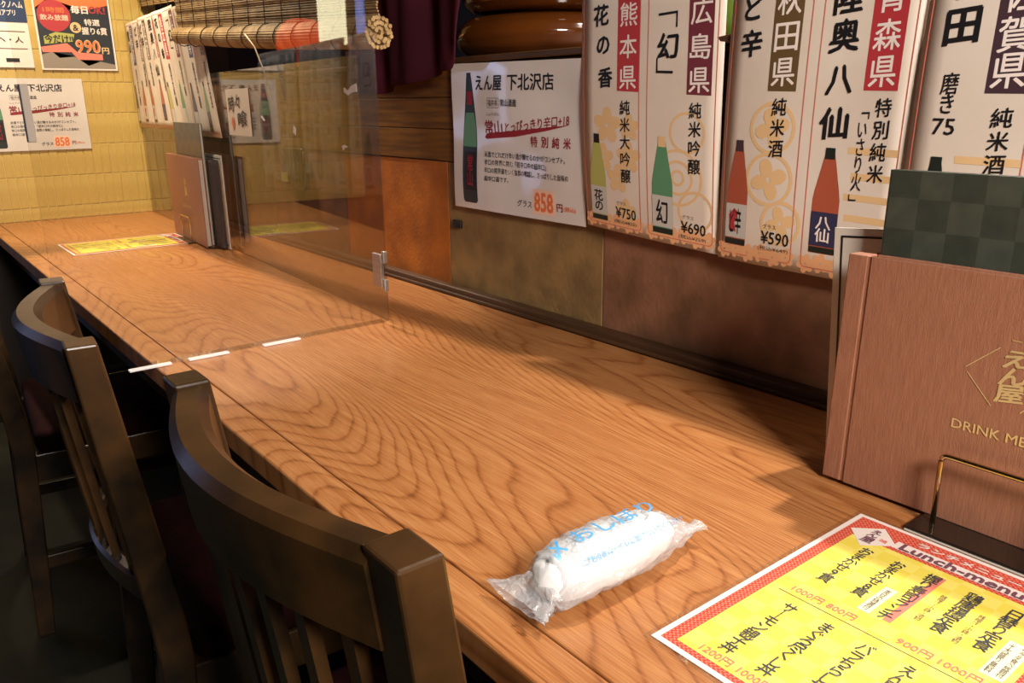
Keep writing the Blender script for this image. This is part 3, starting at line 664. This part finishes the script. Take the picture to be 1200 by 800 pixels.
def stand(label):
    r = tag(empty('menu_stand'), label, 'stand')
    obj('base', MB().bbox((0, -.052, 0), (.135, .075, .0045), .0015), M['bplastic'], r)
    obj('base_rim', MB().box((.001, -.0535, .0008), (.134, -.0525, .0022)), M['pages'], r)
    x0, x1 = .014, .118
    def loop(y, h): 
        pts = [(x0, y, .004), (x0, y-.001, h-.006)]+[(x0+.006*(1-math.cos(a*PI/8)), y-.001, h-.006+.006*math.sin(a*PI/8)) for a in range(1, 5)]
        pts += [(x1-.006*(1-math.cos(a*PI/8)), y-.001, h-.006+.006*math.sin(a*PI/8)) for a in range(4, 0, -1)]+[(x1, y-.001, h-.006), (x1, y, .004)]
        return MB().tube(pts, .0026, 8)
    obj('wire_loop', loop(-.026, .074), M['bronze'], r, True); obj('wire_loop', loop(.066, .074), M['bronze'], r, True)
    return r
def place(o, loc, rz=0, rx=0): o.location = loc; o.rotation_euler = (rx, 0, rz)
dm = drink_menu('brown linen drink menu with gold lettering, standing by the near lunch menu'); place(dm, (-.4215, -.2165, TZ+.0045), 0, -.03)
gm = green_menu('tall dark green checked menu behind the near brown drink menu'); place(gm, (-.400, -.192, TZ+.0045), 0, -.02)
fs = framed_sheet('white sheet with a black frame line beside the near brown drink menu'); place(fs, (-.445, -.172, TZ+.0045), 0, -.02); fs.rotation_euler.y = -.075
sd_ = stand('black stand with a bronze wire loop holding the near menus'); place(sd_, (-.312, -.203, TZ))
# the far set, turned a little toward the seats
FR = -.066; fb = Vector((-2.705, -.2105, TZ)); ca, sa = math.cos(FR), math.sin(FR)
def fp(x, y, z): return (fb.x+x*ca-y*sa, fb.y+x*sa+y*ca, fb.z+z)
dm2 = drink_menu('far brown linen drink menu, standing against the long screen'); place(dm2, fp(0, 0, .0045), FR); dm2.scale = (1.27, .8, 1.03)
gm2 = copy_tree(gm); gm2['label'] = 'tall dark green checked menu behind the far brown drink menu'; place(gm2, fp(.07, .018, .0045), FR); gm2.scale = (1.25, .8, 1.06)
bk = tag(empty('black_menu'), 'black covered menu at the right of the far brown drink menu', 'menu'); place(bk, fp(.17, .030, .0045), FR); bk.scale = (1.04, .8, .97)
obj('cover', MB().bbox((0, 0, 0), (.245, .003, .25), .001).bbox((0, .014, 0), (.245, .017, .25), .001).bbox((.242, 0, 0), (.246, .017, .25), .001), M['blackcov'], bk); obj('pages', MB().box((.002, .0035, .003), (.24, .0135, .245)), M['pages'], bk)
fs2 = copy_tree(fs); fs2['label'] = 'white sheet at the back of the far menu stand'; fs2.rotation_euler.y = 0; place(fs2, fp(.24, .0455, .0045), FR)
sd2 = copy_tree(sd_); sd2['label'] = 'black stand with a wire loop holding the far menus'; place(sd2, fp(.12, .010, 0), FR); sd2.scale = (1.0, .6, 1)

# ================================================================ LUNCH MENU
def lunch_menu(label):
    r = tag(empty('lunch_menu'), label, 'menu', 'laminated lunch menus lying on the counter')
    mm = lambda u, dd, hh: (u/1000, -dd/1000, .0007+hh)
    Wp = lambda u, v, hh: (u, v, .0007+hh)
    obj('clear_film', MB().box((-.0045, -.3045, 0), (.2145, .0045, .0006)), acrylic('laminate_film', (.97, .97, .97), .06, .7), r)
    obj('sheet', MB().box((0, -.30, .0001), (.21, 0, .0007)), M['offwhite'], r)
    R = lambda n, u0, d0, u1, d1, m, h=.0002: obj(n, MB().poly([mm(u0, d1, h), mm(u1, d1, h), mm(u1, d0, h), mm(u0, d0, h)]), M[m], r)
    T = lambda b, u0, d0, u1, d1, m, h=.0008, bold=.012, n='lettering': text(n, b, (u0/1000, -d1/1000, u1/1000, -d0/1000), Wp, M[m], r, h, bold)
    R('red_border', 5, 5, 205, 295, 'squig'); R('yellow_field', 16, 43, 194, 289, 'yellow', .0004)
    R('heading_band', 50, 24, 164, 37.5, 'offwhite', .0005)
    obj('logo_diamond', MB().poly([mm(9, 34, .0006), mm(31, 57, .0006), mm(53, 34, .0006), mm(31, 12, .0006)]), M['offwhite'], r)
    T('え\nん', 25, 20, 35, 36, 'purp', .0009, .03); T('屋', 25, 37, 36, 49, 'purp', .0009, .02); T('味', 38, 32, 45, 38, 'pinkink', .0009, .02)
    T('Lunch-menu', 56, 24, 158, 37, 'purp', .0009, .03); T('ランチメニュー', 64, 12, 150, 20, 'offwhite', .0009, .03)
    def column(b, uc, d0, d1, wd, m='navyink', bold=.005):
        text('column_lettering', col(b), ((uc-wd/2)/1000, -d1/1000, (uc+wd/2)/1000, -d0/1000), Wp, M[m], r, .001, bold)
    column('おまかせ9貫', 41, 57, 136, 11.5); column('おまかせ8貫', 70, 57, 133, 11.5)
    R('pink_stripe', 100, 54, 106.5, 147, 'pinkink', .0006)
    column('握り寿司ランチ', 99, 54, 147, 12); column('鶏唐揚定食', 133, 56, 131, 13); column('日替り定食', 163, 56, 128, 13)
    for uc, d0, d1 in ((117, 78, 128), (148, 82, 134)):
        column('味噌汁・小鉢・漬物', uc, d0, d1, 5, 'inkb', .0)
    R('note_box', 79.5, 102, 89.5, 148, 'dull', .0006); column('本日の特選付', 84.5, 105, 145, 5, 'inkb', 0)
    R('note_box', 173, 98, 189, 152, 'dull', .0006); column('サラダ食べ放題付', 185, 101, 149, 4.6, 'inkb', 0); column('＋大盛り無料', 177, 101, 149, 4.6, 'inkb', 0)
    T('1000円', 32, 158, 59, 167, 'pinkink'); T('800円', 63, 158, 87, 167, 'pinkink'); T('900円', 120, 158, 146, 167, 'pinkink'); T('1000円', 151, 158, 180, 167, 'pinkink')
    R('divider_line', 25, 172, 186, 173, 'inkb', .0006)
    column('サ｜モン親子丼', 47, 184, 274, 12); column('まぐろ尽くし丼', 79, 184, 274, 12); column('バラちらし丼', 111, 184, 262, 12); column('えん屋丼', 143, 184, 236, 12); column('特上丼', 173, 184, 224, 12)
    for u_, b_ in ((33, '1200円'), (66, '1000円'), (98, '1000円'), (130, '1300円'), (160, '1500円')): T(b_, u_, 277, u_+27, 286, 'pinkink')
    return r
lm = lunch_menu('yellow and red laminated lunch menu in front of the near menu stand'); lm.location = (-.3525, -.259, TZ+.0004)
lm2 = copy_tree(lm); lm2['label'] = 'yellow laminated lunch menu lying on the counter beyond the clear partition'; lm2.location = (-2.705, -.214, TZ+.0004); lm2.scale = (1.12, 1.12, 1); lm2.rotation_euler.z = .0

# ================================================================ WRAPPED WET TOWEL
A, B = Vector((-.452, -.600, 0)), Vector((-.448, -.392, 0))
tw_ = tag(empty('wrapped_towel', (-.430, -.524, TZ)), 'rolled white hand towel in clear film with blue print, lying beside the near lunch menu', 'towel')
def nz(p, s=30, k=.002, o=0): return k*noise.noise(Vector((p[0]*s+o, p[1]*s, p[2]*s)))
def roll_fn(rx, rz, y0, y1, tilt, wr, o, pw=.45):
    def f(u, v):
        a = 2*PI*u; t = v
        e = max(0., 1-(2*t-1)**2)**pw
        x = rx*e*math.cos(a); z = rz*e*math.sin(a); y = y0+(y1-y0)*t
        k = 1+wr*noise.noise(Vector((math.cos(a)*2.2+o, math.sin(a)*2.2, y*45)))+wr*.6*noise.noise(Vector((math.cos(a)*6+o, math.sin(a)*6, y*110)))
        return (x*k, y, rz*1.0+z*k+tilt*(y-y0))
    return f
obj('rolled_cloth', MB().grid(roll_fn(.0258, .0208, -.082, .064, .02, .10, 0, .30), 36, 30, True), M['cloth'], tw_, True).location.z = .0006
# film: crimped flaring near end, body, twisted far tip
def filmf(u, v):
    a = 2*PI*u; prof = [(0, .0300, .0040), (.05, .0240, .0060), (.10, .0180, .0110), (.15, .0235, .0190), (.25, .0272, .0220), (.5, .0275, .0222), (.68, .0250, .0205), (.80, .0185, .0145), (.90, .0095, .0070), (.955, .0040, .0035), (.98, .0058, .0045), (1, .0070, .0020)]
    for i in range(len(prof)-1):
        if prof[i][0] <= v <= prof[i+1][0]:
            t = (v-prof[i][0])/(prof[i+1][0]-prof[i][0]); t = t*t*(3-2*t); rx = prof[i][1]*(1-t)+prof[i+1][1]*t; rz = prof[i][2]*(1-t)+prof[i+1][2]*t; break
    y = -.097+.201*v
    w_ = .09+.30*max(0, (.16-v)/.16)+.25*max(0, (v-.75)/.25)
    k = 1+w_*noise.noise(Vector((math.cos(a)*2.5, math.sin(a)*2.5, v*9)))+w_*.7*noise.noise(Vector((math.cos(a)*7, math.sin(a)*7, v*26+5)))
    lift = .0225 if .1 < v < .8 else (.0225*v/.1 if v <= .1 else .0225)
    zc = max(rz, .0)+.001+(.012*max(0, (v-.72)/.28))+(.004 if v < .1 else 0)
    z = zc+rz*k*math.sin(a)
    x = rx*k*math.cos(a)+(.010*max(0, (v-.8)/.2))-(.012*max(0, (.12-v)/.12))
    return (x, y, max(z, .0006))
obj('film_wrapper', MB().grid(filmf, 56, 84, True), M['film'], tw_, True)
def onroll(u, v, hh):        # u along the roll (m from its near end), v angle in radians from the top
    t = (u+.104)/.208; rx, rz = .0278, .0226
    return (-(rx+.0006+hh)*math.sin(v)*-1*-1, u, rz+.0035+(rz+.0006+hh)*math.cos(v)-.002)
def rolltext(body, u0, u1, a0, a1, bold=.0):
    # letters read along the roll, their tops turned toward +a
    V, F = glyphs(body, bold); x0 = min(v[0] for v in V); x1 = max(v[0] for v in V); y0 = min(v[1] for v in V); y1 = max(v[1] for v in V)
    me = bpy.data.meshes.new('blue_print')
    me.from_pydata([onroll(u0+(x-x0)/(x1-x0)*(u1-u0), a0+(y-y0)/(y1-y0)*(a1-a0), .0008+(.00006 if k_ else 0)) for x, y, k_ in V], [], F)
    return link('blue_print', me, M['blue'], tw_)
rolltext('おしぼり', -.046, .046, -.26, .30, .01)
rolltext('ご使用後はトイレに流さないでください', -.055, .060, -.90, -.70, .004)
rolltext('おしぼり・抗菌・使い切り', -.055, .055, .66, .84, .004)
rolltext('〆', -.074, -.058, -.5, .2, .02)

tw_.scale = (1.13, 1.0, 1.10)

# ================================================================ CHAIRS
def chair(label):
    r = tag(empty('wooden_chair'), label, 'chair', 'dark wooden chairs drawn up to the counter')
    HW, ZT, LEAN = .2225, .86, .125
    def back_y(z): return -.34-(z-.45)*LEAN*1.0 if z > .45 else -.34-(.45-z)*.05
    for s in (-1, 1):
        mb = MB(); N = 14
        def f(u, v, s=s):
            z = ZT*v; y = back_y(z); hx = .021; hy = .0165+.004*math.sin(v*PI)
            cx = s*(HW-hx); k = int(round(u*4)) % 4
            return (cx+(-hx, hx, hx, -hx)[k], y+(-hy, -hy, hy, hy)[k], z)
        mb.grid(f, 4, N, True); mb.f += [(0, 1, 2, 3), tuple(4*N+i for i in range(4))]
        o = obj('back_post', mb, M['chair'], r)
        bv = o.modifiers.new('b', 'BEVEL'); bv.width = .0025; bv.segments = 2; bv.limit_method = 'ANGLE'
        o = obj('leg', MB().bbox((s*(HW-.02)-.018, .02, 0), (s*(HW-.02)+.018, .056, .41), .003), M['chair'], r)
        obj('side_rail', MB().bbox((s*(HW-.02)-.012, -.33, .355), (s*(HW-.02)+.012, .03, .415), .003), M['chair'], r)
        obj('stretcher', MB().bbox((s*(HW-.02)-.008, -.35, .15), (s*(HW-.02)+.008, .03, .18), .002), M['chair'], r)
    def bowed(x): return -.044*math.cos(x/(HW-.03)*PI/2)
    def railmesh(z0, z1, dep, n=20, bev=.35):
        mb = MB(); hw = HW-.036
        prof = [(-1, .0), (-1, .88), (-.55, 1.0), (.55, 1.0), (1, .88), (1, 0)]
        def f(u, v):
            x = -hw+2*hw*v; k = int(round(u*6)) % 6; py, pz = prof[k]
            z = z0+(z1-z0)*pz; return (x, back_y(z)+bowed(x)+py*dep/2, z)
        mb.grid(f, 6, n, True); mb.f += [tuple(range(6)), tuple(6*n+i for i in range(6))]; return mb
    o = obj('top_rail', railmesh(.785, .857, .035), M['chair'], r); autosmooth(o, 35)
    o = obj('lower_rail', railmesh(.50, .535, .022), M['chair'], r); autosmooth(o, 35)
    for i in range(7):
        x = -.141+i*.047
        mb = MB()
        def g(u, v):
            z = .53+.26*v; k = int(round(u*4)) % 4; return (x+(-.010, .010, .010, -.010)[k], back_y(z)+bowed(x)+(-.005, -.005, .005, .005)[k], z)
        mb.grid(g, 4, 6, True); obj('slat', mb, M['chair'], r)
    obj('front_rail', MB().bbox((-HW+.035, .026, .355), (HW-.035, .05, .415), .003), M['chair'], r)
    obj('seat', MB().bbox((-HW+.006, -.318, .412), (HW-.006, .075, .462), .018, 3), M['seat'], r, True)
    return r
c1 = chair('nearest dark wooden chair with curved back, drawn up to the counter'); c1.location = (-.575, -.366, 0)
for x, y, rz, lb in ((-1.140, -.401, -.10, 'dark wooden chair between the nearest chair and the far one, at the partition'), (-2.03, -.45, -.08, 'farthest dark wooden chair, partly cut off at the left edge')):
    c = copy_tree(c1); c.location = (x, y, 0); c.rotation_euler.z = rz; c['label'] = lb

# ================================================================ LEDGE, CURTAIN, BLINDS
def pot(label, c, rr, hh):
    r = tag(empty('stoneware_pot', c), label, 'pot', 'squat amber pots stacked on the ledge')
    prof = [(0, 0), (rr*.70, 0), (rr*.86, hh*.06), (rr*.96, hh*.24), (rr, hh*.5), (rr*.97, hh*.72), (rr*.88, hh*.92), (rr*.72, hh), (0, hh)]
    pf = []
    for i in range(len(prof)-1):
        for k in range(3): t = k/3; pf.append((prof[i][0]*(1-t)+prof[i+1][0]*t, prof[i][1]*(1-t)+prof[i+1][1]*t))
    pf.append(prof[-1])
    obj('body', MB().lathe(pf, 48), M['amber'], r, True)
    obj('foot_ring', MB().lathe([(rr*.6, 0), (rr*.62, .004), (rr*.66, .004), (rr*.68, 0)], 32), M['amber'], r, True); return r
pot('lower squat amber-brown glazed pot on the dark ledge above the notice', (-1.375, .215, 1.1965), .195, .082)
pot('upper squat amber-brown glazed pot resting on the lower one', (-1.36, .215, 1.2795), .19, .082)
gb = tag(empty('green_bottle', (-.80, .10, 1.1965)), 'green bottle on the ledge, glimpsed between two sake posters', 'bottle')
obj('body', MB().lathe([(0, 0), (.03, 0), (.034, .01), (.034, .12), (.028, .16), (.012, .2), (.012, .25), (0, .25)], 24), mat('green_glass', (96, 128, 40), .2), gb, True); obj('cap', MB().lathe([(0, .245), (.014, .245), (.014, .27), (0, .27)], 16), M['ink'], gb, True)

def curt():
    mb = MB()
    def f(u, v):
        x = -1.76+.47*u; hem = 1.128+.055*u**1.5+.11*max(0, (u-.85)/.15)**2+.004*math.sin(u*19)
        z = hem+(2.155-hem)*v; y = -.035-.016*math.sin(u*15+v*1.4)-.008*math.sin(u*31+2)
        return (x, y-.01*(1-v), z)
    mb.grid(f, 60, 24); o = obj('hanging_curtain', mb, M['curtain'], smooth=True); sm = o.modifiers.new('s', 'SOLIDIFY'); sm.thickness = .003; return o
tag(curt(), 'dark purple cloth hanging beside the rolled blind above the counter', 'curtain')
struct('trim_2', MB().box((-3.35, -.10, 2.16), (1.19, .05, 2.42)), M['under'])

def blind(label, P0, P1, z_a, z_b, ztop, rad_a, rad_b, n_sl, y_off=0, roll_=True):
    """hanging reed blind with its lower end rolled up; P0->P1 in plan, z_a/z_b height of the roll centre at each end"""
    P0, P1 = Vector((*P0, 0)), Vector((*P1, 0)); base = P0.copy(); base.z = z_a
    r = tag(empty('reed_blind', base), label, 'blind'); dd = P1-P0; nn = Vector((-dd.y, dd.x, 0)).normalized()
    Q = lambda t, z, o=0: tuple(P0+dd*t+nn*o+Vector((0, 0, z))-base)
    mesh0 = None
    Lr = dd.length
    hgt = ztop-max(z_a, z_b); n = n_sl
    for i in range(n):
        t = i/(n-1)
        za = z_a+.02+(ztop-z_a-.02)*t; zb = z_b+.02+(ztop-z_b-.02)*t
        pts = [Q(0, za+random.uniform(-.0008, .0008), .002*math.sin(i)), Q(.5, (za+zb)/2+random.uniform(-.001, .001), .002*math.sin(i)), Q(1, zb+random.uniform(-.0008, .0008), .002*math.sin(i))]
        obj('slat', MB().tube(pts, .0024, 5), M['reed'], r)
    if roll_:
        mb = MB()
        nsp = 26
        for k in range(nsp):
            a = 2*PI*k/nsp
            pts = []
            for t in (-.004+random.uniform(-.006, .004), .33, .66, 1+random.uniform(-.004, .006)):
                rd = rad_a*(1-t)+rad_b*t; z = z_a*(1-t)+z_b*t-.006*math.sin(PI*max(0, min(1, t)))
                pts.append(Q(t, z+rd*math.sin(a), rd*math.cos(a)))
            mb.tube(pts, .0042, 5)
        for ring_ in (.65, .35):
            for k in range(int(nsp*ring_)):
                a = 2*PI*k/(nsp*ring_); pts = []
                for t in (random.uniform(-.006, .004), 1+random.uniform(-.004, .006)):
                    rd = (rad_a*(1-t)+rad_b*t)*ring_; z = z_a*(1-t)+z_b*t; pts.append(Q(t, z+rd*math.sin(a), rd*math.cos(a)))
                mb.tube(pts, .0042, 5)
        ro = obj('rolled_reeds', mb, M['reed'], r); ro['kind'] = 'stuff'
    for k in range(int(Lr/.085)):
        t = (k+.5)/int(Lr/.085); z = z_a*(1-t)+z_b*t; rd = (rad_a*(1-t)+rad_b*t)+.005
        if roll_: obj('binding_thread', MB().tube([Q(t+.012*math.sin(a*PI/6)/Lr, z-.004+rd*math.sin(a*PI/6), rd*math.cos(a*PI/6)) for a in range(13)], .0012, 4, False), M['cord'], r)
        obj('binding_thread', MB().tube([Q(t, z+rd*.6, -.0035), Q(t+.004, (z+ztop)/2, -.0035), Q(t, ztop, -.0035)], .0011, 4), M['cord'], r)
    return r
bl = blind('long reed blind with a thick rolled end, hanging above the long screen', (-2.43, -.212), (-1.40, -.172), 1.295, 1.236, 1.52, .017, .026, 50)
obj('pull_cord', MB().tube([(.51, -.012, -.03), (.56, -.012, -.06), (.60, -.012, -.11), (.63, -.012, -.17)], .0018, 6), M['strng'], bl, True)
blind('short reed blind lit from above, over the far sake posters by the end wall', (-3.34, -.06), (-2.63, -.085), 1.44, 1.40, 1.66, .01, .01, 38, roll_=False)

# dark ribbed box and black sensor on the back wall
wx = tag(empty('wall_box', (-2.17, -.004, .885)), 'dark rounded ribbed box with a pale tag on the wall behind the long screen', 'box')
obj('body', MB().bbox((-.065, -.03, 0), (.065, .0, .115), .014, 3), M['bplastic'], wx, True)
for k in range(5): obj('rib', MB().bbox((-.045+k*.022-.003, -.034, .01), (-.045+k*.022+.003, -.029, .105), .001), M['blackcov'], wx)
obj('tag', MB().box((-.055, -.036, .02), (-.015, -.0345, .045)), M['byel'], wx)
tag(obj('black_clip', MB().bbox((-.016, -.006, -.009), (.013, 0, .007), .001), M['ink'], loc=(-1.409, -.0005, .868)), 'small black rectangular clip on the wall under the notice corner', 'clip')

# ================================================================ KITCHEN LIGHTS (they show as reflections in the partition)
lw = tag(empty('kitchen_light', (.955, .80, 1.36)), 'bright fluorescent kitchen light beyond the posters, mirrored in the clear partition', 'light')
obj('housing', MB().bbox((-.145, .004, -.01), (.145, .05, .46), .004), M['under'], lw); obj('diffuser', MB().bbox((-.135, 0, 0), (.135, .006, .45), .002), emit('kitchen_glow', (255, 244, 200), 14), lw)
bs = tag(empty('blue_sign', (.69, .80, 1.36)), 'slim blue glowing sign beside the kitchen light, mirrored in the clear partition', 'sign')
obj('housing', MB().bbox((-.045, .004, -.01), (.045, .04, .46), .004), M['under'], bs); obj('lit_face', MB().bbox((-.038, 0, 0), (.038, .006, .45), .002), emit('blue_glow', (130, 150, 230), 7), bs)
ln = tag(empty('paper_lantern', (1.27, .80, 1.28)), 'glowing orange red paper lantern in the kitchen, mirrored in the clear partition', 'lantern')
obj('lit_paper', MB().lathe([(.05, 0), (.085, .02), (.115, .06), (.125, .11), (.115, .16), (.085, .20), (.05, .22)], 28), emit('lantern_glow', (240, 70, 30), 7), ln, True)
obj('end_ring', MB().lathe([(.0, -.012), (.055, -.012), (.055, .004), (0, .004)], 20).lathe([(.0, .216), (.055, .216), (.055, .232), (0, .232)], 20), M['ink'], ln)
obj('hanging_cord', MB().tube([(0, 0, .23), (0, 0, 1.14)], .003, 6), M['cord'], ln)
for o_, hh in ((lw, 1.06), (bs, 1.06)): obj('hanger', MB().tube([(0, .025, .44), (0, .025, hh)], .006, 6), M['under'], o_)
